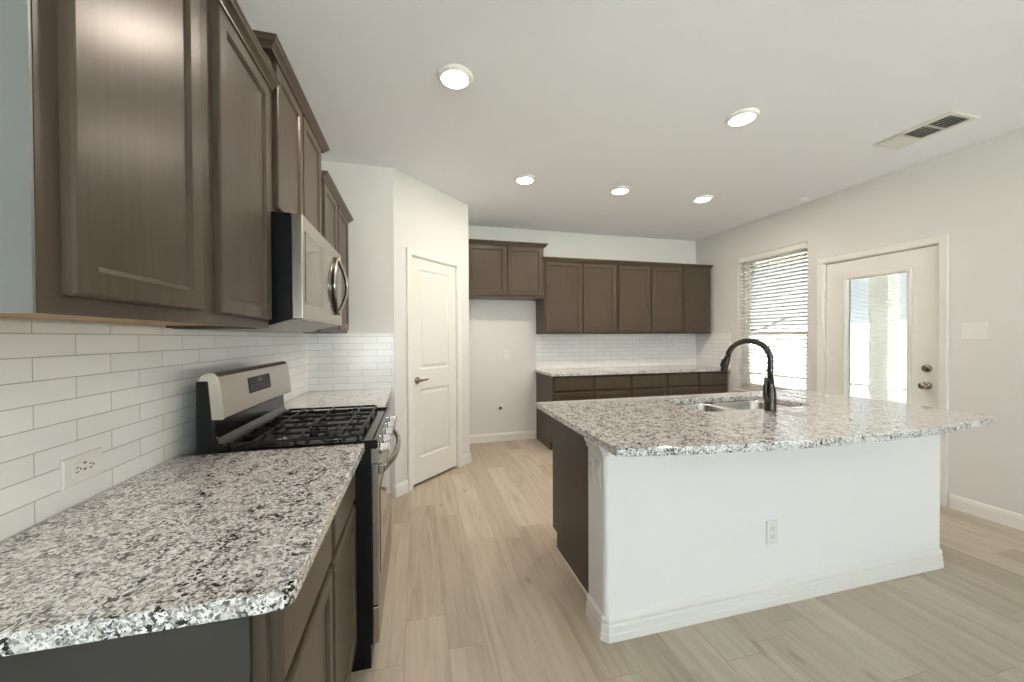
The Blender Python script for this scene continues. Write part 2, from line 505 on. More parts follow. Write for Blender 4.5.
def holed_sheet(b, u0, u1, v0, v1, holes, w0, w1):
    """a wall slab between w0 (front) and w1 (back) with rectangular openings"""
    us = sorted({u0, u1, *[h[0] for h in holes], *[h[1] for h in holes]})
    vs_ = sorted({v0, v1, *[h[2] for h in holes], *[h[3] for h in holes]})
    solid = {}
    for i in range(len(us) - 1):
        for j in range(len(vs_) - 1):
            cu_, cv_ = (us[i] + us[i + 1]) / 2, (vs_[j] + vs_[j + 1]) / 2
            solid[i, j] = not any(h[0] < cu_ < h[1] and h[2] < cv_ < h[3] for h in holes)
    cache = {}
    def V(i, j, w):
        if (i, j, w) not in cache: cache[i, j, w] = b.bm.verts.new(b.f @ Vector((us[i], vs_[j], w)))
        return cache[i, j, w]
    for (i, j), s in solid.items():
        if not s: continue
        for w in (w0, w1):
            b.bm.faces.new((V(i, j, w), V(i + 1, j, w), V(i + 1, j + 1, w), V(i, j + 1, w)))
        for (di, dj, a, c) in ((-1, 0, (i, j), (i, j + 1)), (1, 0, (i + 1, j), (i + 1, j + 1)), (0, -1, (i, j), (i + 1, j)), (0, 1, (i, j + 1), (i + 1, j + 1))):
            if not solid.get((i + di, j + dj), False):
                b.bm.faces.new((V(*a, w0), V(*c, w0), V(*c, w1), V(*a, w1)))

# ================================================================== THE SETTING
YCARPET = -0.9
struct(B().box((XL - 0.12, YCARPET, -0.1), (XR + 0.12, YB + 0.12, 0)).obj('floor', M['floor']))
b = B(); b.prism([(XO - 0.12, YR - 0.12), (XR + 0.12, YR - 0.12), (XR + 0.12, YCARPET), (XL - 0.12, YCARPET), (XL - 0.12, YO + 0.12), (XO - 0.12, YO + 0.12)], 2, -0.1, 0.0)
struct(b.obj('floor_bounce', M['carpet']), 'unseen pale carpet added to bounce sunlight onto the ceiling', 'floor')
struct(B().box((XO - 0.12, YR - 0.12, HC), (XR + 0.12, YB + 0.12, HC + 0.1)).obj('ceiling', M['ceiling']))
struct(B().box((XL - 0.12, YO, 0), (XL, YB, HC)).obj('wall_left', M['wall']))
struct(B().box((XO, YO, 0), (XL - 0.12, YO + 0.12, HC)).obj('wall_living', M['wall']))
struct(B().box((XL - 0.12, YB, 0), (XR + 0.12, YB + 0.12, HC)).obj('wall_back', M['wall']))

# right wall: window and patio door openings (u = -Y)
WIN = (-3.955, -3.066, 0.66, 2.335)
DOR = (-2.905, -2.035, 0.0, 2.065)
b = B(F_RIGHT); holed_sheet(b, -YB, -YR, 0, HC, [WIN, DOR], 0, -0.13)
struct(b.obj('wall_right', M['wall']))

# rear wall of the open room behind the camera, with three tall windows
F_REAR = frame((0, YR, 0), (-1, 0, 0), (0, 0, 1), (0, 1, 0))
F_SIDE = frame((XO, 0, 0), (0, 1, 0), (0, 0, 1), (1, 0, 0))
REAR = [(-3.5, -2.1, 0.35, 2.30), (-1.9, -0.4, 0.35, 2.30), (0.4, 1.9, 0.35, 2.30)]
SIDE = [(-4.2, -3.3, 0.6, 2.20)]
b = B(F_REAR); holed_sheet(b, -XR - 0.12, -XO + 0.12, 0, HC, REAR, 0, -0.12)
struct(b.obj('wall_rear', M['wall']))
b = B(F_SIDE); holed_sheet(b, YR, YO + 0.12, 0, HC, SIDE, 0, -0.12)
struct(b.obj('wall_side', M['wall']))
def portal(F, u0, u1, v0, v1, w):
    pl = bpy.data.lights.new('window_portal', 'AREA'); pl.shape = 'RECTANGLE'
    pl.size, pl.size_y = u1 - u0, v1 - v0
    pl.cycles.is_portal = True
    po = bpy.data.objects.new('window_portal', pl); COL.objects.link(po)
    c = F @ Vector(((u0 + u1) / 2, (v0 + v1) / 2, w)); Z = -F.col[2].to_3d(); Y = Vector((0, 0, 1)); X = Y.cross(Z)
    po.matrix_world = Matrix(((X.x, Y.x, Z.x, c.x), (X.y, Y.y, Z.y, c.y), (X.z, Y.z, Z.z, c.z), (0, 0, 0, 1)))
for k, (F, (u0, u1, v0, v1)) in enumerate([(F_REAR, q) for q in REAR] + [(F_SIDE, q) for q in SIDE]):
    b = B(F)
    b.sweep([(u0, v0), (u0, v1), (u1, v1), (u1, v0), (u0, v0)], [(0.0, -0.09), (0.045, -0.09), (0.045, -0.04), (0.0, -0.04)], side=1)
    b.box((u0, (v0 + v1) / 2 - 0.02, -0.09), (u1, (v0 + v1) / 2 + 0.02, -0.045))
    wf = struct(b.obj('window_%d' % (k + 2), M['vinyl']))
    struct(B(F).box((u0 + 0.02, v0 + 0.02, -0.068), (u1 - 0.02, v1 - 0.02, -0.064)).obj('window_pane', M['glass'], wf))
    portal(F, u0, u1, v0, v1, -0.13)
portal(F_RIGHT, WIN[0], WIN[1], WIN[2], WIN[3], -0.14)
portal(F_RIGHT, DOR[0], DOR[1], 0.3, DOR[3], -0.14)

# pantry box: tiled end wall, 45 degree door wall, return to the back wall
struct(B().box((XL, YE, 0), (PA.x, YE + 0.1, HC)).obj('wall_end', M['wall']))
DL = (PB - PA).length
PD = (0.188, 0.822, 0.0, 2.062)      # pantry door opening along the wall
b = B(F_DIAG); holed_sheet(b, 0, DL, 0, HC, [PD], 0, -0.1)
struct(b.obj('wall_pantry', M['wall']))
struct(B().prism([(PB.x, PB.y), (PB.x, YB), (PB.x - 0.1, YB), (PB.x - 0.1, PB.y - 0.0)], 2, 0, HC).obj('wall_pantry_return', M['wall']))

# baseboards ---------------------------------------------------------------
BBP = [(0, 0), (0.014, 0), (0.014, 0.078), (0.011, 0.086), (0.011, 0.092), (0.005, 0.104), (0, 0.106)]
def baseboard(name, path, side=1):
    return struct(B().sweep(path, BBP, side=side).obj(name, M['trim']))
baseboard('baseboard_back', [(PB.x, YB), (1.512, YB)], side=1)
baseboard('baseboard_right', [(XR, 1.965), (XR, YR)], side=1)
baseboard('baseboard_right_corner', [(XR, 4.06), (XR, 2.985)], side=1)
pA, pB = PA.to_2d(), PB.to_2d(); d2 = D45.to_2d()
baseboard('baseboard_pantry_left', [(PA.x - 0.012, PA.y), tuple(pA), tuple(pA + d2 * 0.132)], side=1)
baseboard('baseboard_pantry_right', [tuple(pA + d2 * 0.878), tuple(pB), (PB.x, YB - 0.001)], side=1)

# casings -------------------------------------------------------------------
CAS = [(-0.004, 0.0), (-0.004, 0.010), (0.006, 0.014), (0.034, 0.016), (0.050, 0.019), (0.054, 0.016), (0.054, 0.0)]
def casing(name, F, op, sweep_side):
    u0, u1, _, v1 = op
    b = B(F); b.sweep([(u0, 0.001), (u0, v1), (u1, v1), (u1, 0.001)], CAS, side=sweep_side)
    return struct(b.obj(name, M['trim']))
casing('trim_1', F_DIAG, PD, -1)
casing('trim_2', F_RIGHT, DOR, -1)
def jamb(name, F, op, depth):
    u0, u1, v0, v1 = op
    b = B(F); b.sweep([(u0, 0.001), (u0, v1), (u1, v1), (u1, 0.001)], [(0.0, -depth), (0.0, -0.001), (-0.010, -0.001), (-0.010, -depth)], side=-1)
    return struct(b.obj(name, M['trim']))
jamb('trim_3', F_DIAG, PD, 0.1)
jamb('trim_4', F_RIGHT, DOR, 0.13)

# pantry door: two moulded panels -------------------------------------------------
def panel_leaf(F, u0, u1, v0, v1, w, t, panels):
    """door slab whose front (at w) carries moulded raised panels"""
    b = B(F)
    us = sorted({u0, u1, *[p[0] for p in panels], *[p[1] for p in panels]})
    vs_ = sorted({v0, v1, *[p[2] for p in panels], *[p[3] for p in panels]})
    b2 = bmesh.new()
    holed_sheet(b, u0, u1, v0, v1, panels, w, w - t)
    for p in panels:
        a, c, d, e = p
        rings = [(0, w), (0.010, w - 0.009), (0.022, w - 0.010), (0.045, w - 0.003)]
        vr = [b.verts([(a + i, d + i, q), (c - i, d + i, q), (c - i, e - i, q), (a + i, e - i, q)]) for i, q in rings]
        for k in range(len(vr) - 1):
            for j in range(4):
                b.bm.faces.new((vr[k][j], vr[k][(j + 1) % 4], vr[k + 1][(j + 1) % 4], vr[k + 1][j]))
        b.bm.faces.new(vr[-1])
        b.bm.faces.new(b.verts([(a, d, w - t), (c, d, w - t), (c, e, w - t), (a, e, w - t)]))
    b2.free()
    return b
b = panel_leaf(F_DIAG, 0.200, 0.810, 0.026, 2.050, -0.012, 0.035, [(0.305, 0.705, 0.245, 0.865), (0.305, 0.705, 1.045, 1.955)])
door1 = struct(b.obj('door_1', M['door']), 'white two-panel pantry door in the angled wall', 'door')
def lever(F, u, v, w, direction, parent, name='door_handle'):
    b = B(F)
    b.lathe([(0.0, 0), (0.031, 0.0), (0.031, 0.006), (0.026, 0.010), (0.012, 0.013), (0.011, 0.040), (0.013, 0.050), (0.0, 0.052)], 20, (u, v, w))
    pts = smooth_path([(u, v, w + 0.045), (u + 0.025 * direction, v + 0.002, w + 0.047), (u + 0.06 * direction, v + 0.001, w + 0.046), (u + 0.095 * direction, v + 0.006, w + 0.044)], 4)
    n = len(pts)
    b.tube(pts, [0.011 - 0.0045 * k / (n - 1) for k in range(n)], 10)
    return b.obj(name, M['nickel'], parent)
lever(F_DIAG, 0.268, 0.952, -0.012, 1, door1)
for hz in (0.31, 1.06, 1.83):
    hb = B(F_DIAG); hb.tube([(0.816, hz - 0.045, -0.006), (0.816, hz + 0.045, -0.006)], 0.006, 8); hb.box((0.806, hz - 0.043, -0.013), (0.817, hz + 0.043, -0.0105))
    hb.obj('hinge', M['trim'], door1)

# backsplash tile ----------------------------------------------------------------
struct(B(F_LEFT).box((0.30, CT - 0.036, 0.0), (YE, 1.372, 0.008)).obj('wall_backsplash', M['tile_left']), 'white subway tile backsplash along the range wall', 'backsplash')
struct(B().box((XL + 0.008, YE - 0.008, CT - 0.036), (PA.x - 0.006, YE, 1.372)).obj('wall_backsplash_end', M['tile_end']), 'white subway tile on the short end wall beside the pantry', 'backsplash')
struct(B(F_BACK).box((1.515, CT - 0.036, 0.0), (XR, 1.372, 0.008)).obj('wall_backsplash_back', M['tile_back']), 'white subway tile under the back wall cabinets', 'backsplash')
struct(B(F_RIGHT).box((-YB + 0.008, CT - 0.036, 0.0), (-4.075, 1.372, 0.008)).obj('wall_backsplash_return', M['tile_right']), 'short return of white tile beside the window', 'backsplash')

# window on the right wall ---------------------------------------------------------
u0, u1, v0, v1 = WIN
b = B(F_RIGHT)
b.sweep([(u0, v0), (u0, v1), (u1, v1), (u1, v0), (u0, v0)], [(0.0, -0.128), (0.042, -0.128), (0.042, -0.082), (0.0, -0.082)], side=1)
MR = 1.367
win1 = struct(b.obj('window_1', M['vinyl']), 'tall white window with open slatted blind', 'window')
for (a, c, w) in ((v0 + 0.042, MR + 0.018, -0.098), (MR - 0.018, v1 - 0.042, -0.118)):
    b = B(F_RIGHT)
    b.sweep([(u0 + 0.042, a), (u0 + 0.042, c), (u1 - 0.042, c), (u1 - 0.042, a), (u0 + 0.042, a)], [(0.0, w - 0.012), (0.036, w - 0.012), (0.036, w + 0.012), (0.0, w + 0.012)], side=1)
    s = struct(b.obj('sash', M['vinyl'], win1))
    struct(B(F_RIGHT).box((u0 + 0.07, a + 0.03, w - 0.002), (u1 - 0.07, c - 0.03, w + 0.002)).obj('pane', M['glass_dim_window'], s))
struct(B(F_RIGHT).box((u0 - 0.03, v0 - 0.022, -0.08), (u1 + 0.03, v0 - 0.001, 0.025), 0.004).obj('window_sill', M['trim'], win1))

bl = thing('window_blind', 'white horizontal slatted blind hanging inside the tall window recess', 'blind', (XR + 0.045, -(u0 + u1) / 2, v0))
bu0, bu1 = u0 + 0.008, u1 - 0.008
b = B(F_RIGHT); b.box((bu0, v1 - 0.05, -0.072), (bu1, v1 - 0.002, -0.018), 0.003)
b.obj('headrail', M['trim'], bl)
b = B(F_RIGHT); b.box((bu0, v1 - 0.066, -0.016), (bu1, v1 - 0.003, -0.008), 0.003); b.obj('valance', M['trim'], bl)
b = B(F_RIGHT)
zz = v1 - 0.085
while zz > v0 + 0.045:
    tilt = math.radians(14)
    ring = []
    for s in (-0.025, -0.0125, 0, 0.0125, 0.025):
        ring.append((s * math.cos(tilt), s * math.sin(tilt) + 0.0016 * (1 - (s / 0.025) ** 2)))
    prof = [(w_ - 0.045, zz + h_ + 0.0013) for w_, h_ in ring] + [(w_ - 0.045, zz + h_ - 0.0013) for w_, h_ in ring[::-1]]
    b.loft([[(bu0 + 0.002, q[1], q[0]) for q in prof], [(bu1 - 0.002, q[1], q[0]) for q in prof]])
    zz -= 0.0415
b.obj('slats', M['slat'], bl)
B(F_RIGHT).box((bu0, v0 + 0.012, -0.068), (bu1, v0 + 0.030, -0.020), 0.004).obj('bottom_rail', M['slat'], bl)
for uu in (bu0 + 0.11, (bu0 + bu1) / 2, bu1 - 0.11):
    b = B(F_RIGHT)
    for ww in (-0.0195, -0.0705): b.tube([(uu, v0 + 0.028, ww), (uu, v1 - 0.05, ww)], 0.0011, 6)
    b.obj('ladder_cord', M['slat'], bl)
b = B(F_RIGHT); b.tube([(bu0 + 0.05, v1 - 0.06, -0.006), (bu0 + 0.05, v1 - 0.75, -0.006)], 0.004, 8); b.obj('tilt_wand', M['slat'], bl)

# patio door -----------------------------------------------------------------------
u0, u1, v0, v1 = DOR
lu0, lu1, lv0, lv1 = u0 + 0.014, u1 - 0.014, 0.014, v1 - 0.014
GL = (-2.715, -2.235, 0.30, 1.885)
b = B(F_RIGHT); holed_sheet(b, lu0, lu1, lv0, lv1, [GL], -0.020, -0.064)
door2 = struct(b.obj('door_2', M['door']), 'white patio door with one tall glass light and blinds between the panes', 'door')
b = B(F_RIGHT)
b.sweep([(GL[0], GL[2]), (GL[0], GL[3]), (GL[1], GL[3]), (GL[1], GL[2]), (GL[0], GL[2])],
        [(-0.022, -0.020), (-0.022, -0.012), (-0.014, -0.008), (0.004, -0.010), (0.014, -0.018), (0.018, -0.028), (0.018, -0.060), (0.0, -0.060), (0.0, -0.020)], side=1)
gf = struct(b.obj('glass_frame', M['trim'], door2))
for w in (-0.034, -0.054):
    struct(B(F_RIGHT).box((GL[0] + 0.012, GL[2] + 0.012, w - 0.0015), (GL[1] - 0.012, GL[3] - 0.012, w + 0.0015)).obj('glass_pane', M['glass_dim_door'], gf))
b = B(F_RIGHT)
zz = GL[3] - 0.03
while zz > GL[2] + 0.03:
    b.loft([[(uu, zz - 0.0022, -0.0492), (uu, zz - 0.0016, -0.0494), (uu, zz + 0.0022, -0.0388), (uu, zz + 0.0016, -0.0386)] for uu in (GL[0] + 0.020, GL[1] - 0.020)])
    zz -= 0.0125
struct(b.obj('enclosed_blind', M['slat'], door2))
struct(B(F_RIGHT).box((GL[1] + 0.000, 1.735, -0.011), (GL[1] + 0.012, 1.80, -0.002), 0.003).obj('blind_slider', M['plastic'], door2))
KU = -2.118
b = B(F_RIGHT); b.lathe([(0.0, 0), (0.032, 0), (0.032, 0.006), (0.027, 0.012), (0.016, 0.014), (0.014, 0.030), (0.022, 0.038), (0.028, 0.048), (0.028, 0.056), (0.020, 0.064), (0.0, 0.066)], 22, (KU, 0.925, -0.020)); struct(b.obj('door_knob', M['nickel'], door2))
b = B(F_RIGHT); b.lathe([(0.0, 0), (0.032, 0), (0.031, 0.008), (0.024, 0.016), (0.010, 0.018), (0.0, 0.018)], 22, (KU, 1.065, -0.020)); b.box((KU - 0.005, 1.045, -0.004), (KU + 0.005, 1.085, 0.012), 0.002); struct(b.obj('deadbolt', M['nickel'], door2))
for hz in (0.28, 1.05, 1.82):
    b = B(F_RIGHT); b.tube([(u0 + 0.008, hz - 0.05, -0.012), (u0 + 0.008, hz + 0.05, -0.012)], 0.006, 8); struct(b.obj('hinge', M['trim'], door2))
b = B(F_RIGHT); b.sweep([(lu0 - 0.0005, lv0), (lu0 - 0.0005, lv1 + 0.0005), (lu1 + 0.0005, lv1 + 0.0005), (lu1 + 0.0005, lv0)], [(0.0, -0.030), (0.0033, -0.030), (0.0033, -0.036), (0.0, -0.036)], side=-1)
struct(b.obj('weatherstrip', M['slot'], door2))
struct(B(F_RIGHT).box((u0 + 0.011, 0.0, -0.125), (u1 - 0.011, 0.012, -0.004), 0.002).obj('threshold', M['steel_dark'], door2))

# knee wall of the island ----------------------------------------------------------
KX0, KX1, KY0, KY1 = 0.788, 2.93, 1.478, 1.640
r = 0.022
foot = arc(KX0 + r, KY0 + r, r, PI, 1.5 * PI, 5) + arc(KX1 - r, KY0 + r, r, 1.5 * PI, 2 * PI, 5) + [(KX1, KY1), (KX0, KY1)]
b = B(); b.prism(foot, 2, 0.0, CB - 0.001); struct(b.obj('wall_island', M['islandpaint']), 'white painted knee wall carrying the island counter', 'wall')
rr = KX0 + 0.018
bpath = [(KX1, KY1), (KX1, KY0 + 0.018), (KX1 - 0.018, KY0), (KX0 + 0.018, KY0), (KX0, KY0 + 0.018), (KX0, KY1)]
struct(B().sweep(bpath, [(0, 0.0), (0.016, 0.0), (0.016, 0.030), (0.013, 0.036), (0.013, 0.066), (0.009, 0.073), (0.009, 0.080), (0.012, 0.086), (0.010, 0.094), (0.003, 0.104), (0, 0.106)], side=-1).obj('baseboard_island', M['trim']))
CRN = [(0, -0.070), (0.006, -0.068), (0.008, -0.050), (0.016, -0.040), (0.018, -0.022), (0.026, -0.012), (0.026, -0.001), (0, -0.001)]
struct(B().sweep([(KX0 + 0.036, KY0 + 0.0), (KX0 + 0.018, KY0), (KX0, KY0 + 0.018), (KX0, KY1 + 0.006)], [(a, CB + h) for a, h in CRN], side=-1).obj('trim_5', M['trim']))

# ================================================================== CABINETS
def shaker(F, name, u0, u1, v0, v1, w, parent, t=0.019, s=0.043):
    b = B(F)
    b.rects(u0, u1, v0, v1, [(0.0, w), (0.0, w + t - 0.005), (0.003, w + t - 0.001), (0.006, w + t), (s, w + t), (s + 0.003, w + t - 0.002), (s + 0.009, w + t - 0.006), (s + 0.010, w + t - 0.009)])
    return b.obj(name, M['cabinet'], parent)

def slab(F, name, u0, u1, v0, v1, w, parent, t=0.019):
    b = B(F)
    b.rects(u0, u1, v0, v1, [(0.0, w), (0.0, w + t - 0.008), (0.004, w + t - 0.003), (0.012, w + t)])
    return b.obj(name, M['cabinet'], parent)

CROWN = [(0.0, 0.0), (0.022, 0.0), (0.023, 0.006), (0.029, 0.014), (0.039, 0.022), (0.043, 0.030), (0.046, 0.031), (0.046, 0.040), (0.0, 0.040)]
def wall_cabinet(F, u0, u1, v0, v1, depth, doors, dz, label, crown=None, ret=(False, False), group='dark stained wall cabinets', crown_ext=(0.0, 0.0), lit_end=False, raw=False):
    """doors: list of (u0,u1); dz: (bottom, top) of doors"""
    wl = F @ Vector(((u0 + u1) / 2, v0, 0.0))
    t = thing('wall_cabinet', label, 'cabinet', wl, group)
    b = B(F)
    g = 0.0015
    # open-bottomed shell: sides, top, back, with a recessed floor
    b.box((u0 + g, v0, 0.001), (u0 + 0.016, v1, depth - 0.019))
    b.box((u1 - 0.016, v0, 0.001), (u1 - g, v1, depth - 0.019))
    b.box((u0 + 0.016, v1 - 0.016, 0.001), (u1 - 0.016, v1, depth - 0.019))
    b.box((u0 + 0.016, v0 + 0.012, 0.001), (u1 - 0.016, v1 - 0.016, 0.012))
    b.obj('carcase', M['cabinet'], t)
    b = B(F); b.box((u0 + 0.016, v0 + 0.008, 0.001), (u1 - 0.016, v0 + 0.022, depth - 0.019)); b.obj('underside', M['under' if raw else 'cabinet'], t)
    if lit_end:
        b = B(F); b.box((u0 - 0.004, v0, 0.001), (u0 + g - 0.0005, v1 - 0.03, depth - 0.001)); o = b.obj('end_panel', M['endlit'], t); o['label'] = 'cabinet end panel with daylight painted in as grey'
    # face frame with openings behind the doors
    ops = [(d[0] + 0.010, d[1] - 0.010, dz[0] + 0.010, dz[1] - 0.010) for d in doors]
    b = B(F); holed_sheet(b, u0 + g, u1 - g, v0, v1, ops, depth, depth - 0.019); b.obj('face_frame', M['cabinet'], t)
    for d in doors:
        shaker(F, 'door', d[0], d[1], dz[0], dz[1], depth + 0.0005, t)
    if crown is not None:
        path = []
        a, c = u0 + g - crown_ext[0], u1 - g + crown_ext[1]
        if ret[0]: path.append((a, 0.002))
        path += [(a, depth), (c, depth)]
        if ret[1]: path.append((c, 0.002))
        b = B(F); b.sweep(path, [(o, crown + h) for o, h in CROWN], plane=(0, 2, 1), side=-1)
        b.obj('crown_molding', M['cabinet'], t)
    return t

UD = 0.3135
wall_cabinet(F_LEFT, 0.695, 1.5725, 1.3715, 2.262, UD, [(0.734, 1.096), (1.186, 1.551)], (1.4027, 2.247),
             'tall two-door dark wall cabinet over the near counter, close to the camera', crown=2.250, ret=(True, False), lit_end=True, raw=True)
wall_cabinet(F_LEFT, 1.574, 2.336, 1.810, 2.426, UD + 0.003, [(1.618, 1.945), (1.965, 2.296)], (1.834, 2.391),
             'short raised dark wall cabinet above the microwave', crown=2.395, ret=(True, True))
wall_cabinet(F_LEFT, 2.3375, 3.190, 1.3715, 2.262, UD, [(2.385, 2.745), (2.785, 3.152)], (1.395, 2.247),
             'two-door dark wall cabinet between the microwave and the tiled end wall', crown=2.250, ret=(False, True))
BD = 0.330
wall_cabinet(F_BACK, PB.x + 0.004, 1.512, 1.806, 2.450, BD, [(PB.x + 0.032, 1.032), (1.056, 1.488)], (1.838, 2.420),
             'short raised two-door dark cabinet over the empty refrigerator space', crown=2.436, ret=(False, True))
EZ = (1.396, 2.262)
wall_cabinet(F_BACK, 1.5140, 2.508, 1.374, 2.290, BD, [(1.532, 2.012), (2.036, 2.494)], EZ, 'two-door dark back wall cabinet beside the refrigerator space', crown=2.276, ret=(True, False))
wall_cabinet(F_BACK, 2.5095, 3.500, 1.374, 2.290, BD, [(2.526, 2.996), (3.018, 3.486)], EZ, 'two-door dark cabinet in the middle of the back wall row', crown=2.276)
wall_cabinet(F_BACK, 3.5015, 3.957, 1.374, 2.290, BD, [(3.516, 3.938)], EZ, 'single-door dark back wall cabinet in the corner by the window', crown=2.276, ret=(False, False), group='dark stained wall cabinets')

def base_cabinet(F, u0, u1, depth, cols, label, name='base_cabinet', toe=0.075, drawers=True, ends=(False, False), top=CB - 0.001, back=0.002):
    wl = F @ Vector(((u0 + u1) / 2, 0, 0))
    t = thing(name, label, 'cabinet', wl, 'dark stained base cabinets')
    g = 0.0015; H = 0.105
    b = B(F)
    for a, c in ((u0 + g, u0 + 0.017), (u1 - 0.017, u1 - g)):
        b.prism([(back, 0.0), (depth - toe, 0.0), (depth - toe, H), (depth - 0.019, H), (depth - 0.019, top), (back, top)][::1], 0, 0, 0) if False else None
        poly = [(0.0, back), (0.0, depth - toe), (H, depth - toe), (H, depth - 0.019), (top, depth - 0.019), (top, back)]   # (v, w)
        b.loft([[(a, q[0], q[1]) for q in poly], [(c, q[0], q[1]) for q in poly]])
    b.box((u0 + 0.017, H, back), (u1 - 0.017, H + 0.016, depth - 0.019))
    b.box((u0 + 0.017, H + 0.016, back), (u1 - 0.017, top, back + 0.010))
    b.obj('carcase', M['cabinet'], t)
    B(F).box((u0 + 0.017, 0.001, depth - toe - 0.012), (u1 - 0.017, H, depth - toe)).obj('toe_kick', M['toe'], t)
    ops = []
    for a, c in cols:
        ops += [(a + 0.01, c - 0.01, 0.145, 0.670), (a + 0.01, c - 0.01, 0.715, top - 0.028)]
    b = B(F); holed_sheet(b, u0 + g, u1 - g, H, top, ops, depth, depth - 0.019); b.obj('face_frame', M['cabinet'], t)
    for a, c in cols:
        slab(F, 'drawer_front', a, c, 0.705, top - 0.020, depth + 0.0005, t)
        shaker(F, 'door', a, c, 0.133, 0.682, depth + 0.0005, t)
    return t

LD = 0.592
base_cabinet(F_LEFT, 0.722, 1.584, LD, [(0.742, 1.148), (1.173, 1.566)], 'dark base cabinet under the near granite counter, beside the range')
base_cabinet(F_LEFT, 2.360, 3.255, LD, [(2.38, 2.78), (2.82, 3.22)], 'dark base cabinet hidden in the corner between range and tiled end wall')
BDp = 0.610
base_cabinet(F_BACK, 1.5140, 2.530, BDp, [(1.540, 2.016), (2.046, 2.514)], 'two-drawer dark base cabinet on the back wall next to the refrigerator space')
base_cabinet(F_BACK, 2.5315, 3.515, BDp, [(2.547, 3.024), (3.054, 3.500)], 'two-drawer dark base cabinet in the middle of the back wall run')
base_cabinet(F_BACK, 3.5165, 3.968, BDp, [(3.532, 3.950)], 'single-drawer dark base cabinet on the back wall in the window corner')

# island cabinets face the back wall; their end panel shows past the knee wall
F_ISL = frame((0, KY1 + 0.001, 0), (-1, 0, 0), (0, 0, 1), (0, 1, 0))
ID = 0.635
base_cabinet(F_ISL, -1.42, -0.853, ID, [(-1.40, -0.875)], 'dark island cabinet whose plain end panel faces the walkway', toe=0.075)
base_cabinet(F_ISL, -2.36, -1.4215, ID, [(-2.34, -1.90), (-1.88, -1.44)], 'dark island sink cabinet under the double bowl sink', toe=0.075)
base_cabinet(F_ISL, -2.925, -2.3615, ID, [(-2.90, -2.38)], 'dark island cabinet at the patio door end', toe=0.075)
for o in COL.objects:
    if o.get('label') == 'dark island cabinet whose plain end panel faces the walkway':
        b = B(F_ISL)
        poly = [(0.0, 0.002), (0.0, ID - 0.075), (0.105, ID - 0.075), (0.105, ID - 0.001), (CB - 0.001, ID - 0.001), (CB - 0.001, 0.002)]
        b.loft([[(-0.8525, q[0], q[1]) for q in poly], [(-0.843, q[0], q[1]) for q in poly]])
        b.obj('end_panel', M['cabinet'], o)
        B(F_ISL).box((-0.8425, 0.0015, 0.004), (-0.836, 0.014, ID - 0.078), 0.002).obj('shoe_strip', M['trim'], o)
    if o.get('label') == 'dark base cabinet under the near granite counter, beside the range':
        b = B(F_LEFT)
        poly = [(0.0, 0.002), (0.0, LD - 0.075), (0.105, LD - 0.075), (0.105, LD - 0.020), (CB - 0.001, LD - 0.020), (CB - 0.001, 0.002)]
        b.loft([[(0.7125, q[0], q[1]) for q in poly], [(0.7228, q[0], q[1]) for q in poly]])
        b.obj('end_panel', M['greyend'], o)

# ================================================================== COUNTERTOPS
def counter_slab(name, outer, holes, label, z0=CB, z1=CT, bev=0.003):
    b = B(); bm = b.bm
    edges = []
    for loop in [outer] + holes:
        v = [bm.verts.new((p[0], p[1], z0)) for p in loop]
        edges += [bm.edges.new((v[i], v[(i + 1) % len(v)])) for i in range(len(v))]
    bmesh.ops.triangle_fill(bm, use_beauty=True, use_dissolve=False, edges=edges)
    if holes:
        def inside(p, poly):
            c = False
            for i in range(len(poly)):
                x1, y1 = poly[i]; x2, y2 = poly[i - 1]
                if (y1 > p.y) != (y2 > p.y) and p.x < (x2 - x1) * (p.y - y1) / (y2 - y1) + x1: c = not c
            return c
        bad = [f for f in bm.faces if any(inside(f.calc_center_median(), h) for h in holes)]
        bmesh.ops.delete(bm, geom=bad, context='FACES')
    r = bmesh.ops.extrude_face_region(bm, geom=bm.faces[:])
    bmesh.ops.translate(bm, verts=[e for e in r['geom'] if isinstance(e, bmesh.types.BMVert)], vec=(0, 0, z1 - z0))
    bmesh.ops.recalc_face_normals(bm, faces=bm.faces[:])
    rim = [e for e in bm.edges if len(e.link_faces) == 2 and abs(e.verts[0].co.z - e.verts[1].co.z) < 1e-6 and e.calc_face_angle(0) > 1.0]
    bmesh.ops.bevel(bm, geom=rim, offset=bev, segments=2, profile=0.5, affect='EDGES')
    o = b.obj(name, M['granite'])
    return tag(o, label, 'countertop', 'granite countertops')

cx1 = -0.206
rc = 0.030
counter_slab('countertop', [(XL + 0.009, 0.690)] + arc(cx1 - rc, 0.690 + rc, rc, -PI / 2, 0, 8) + [(cx1, 1.588), (XL + 0.009, 1.588)], [],
             'near speckled granite countertop running up to the range, with a rounded corner')
counter_slab('countertop', [(XL + 0.009, 2.3555), (cx1, 2.3555), (cx1, YE - 0.009), (XL + 0.009, YE - 0.009)], [],
             'small granite countertop behind the range against the tiled end wall')
counter_slab('countertop', [(1.490, YB - 0.645), (XR - 0.009, YB - 0.645), (XR - 0.009, YB - 0.009), (1.490, YB - 0.009)], [],
             'long granite countertop along the back wall under the wall cabinets')
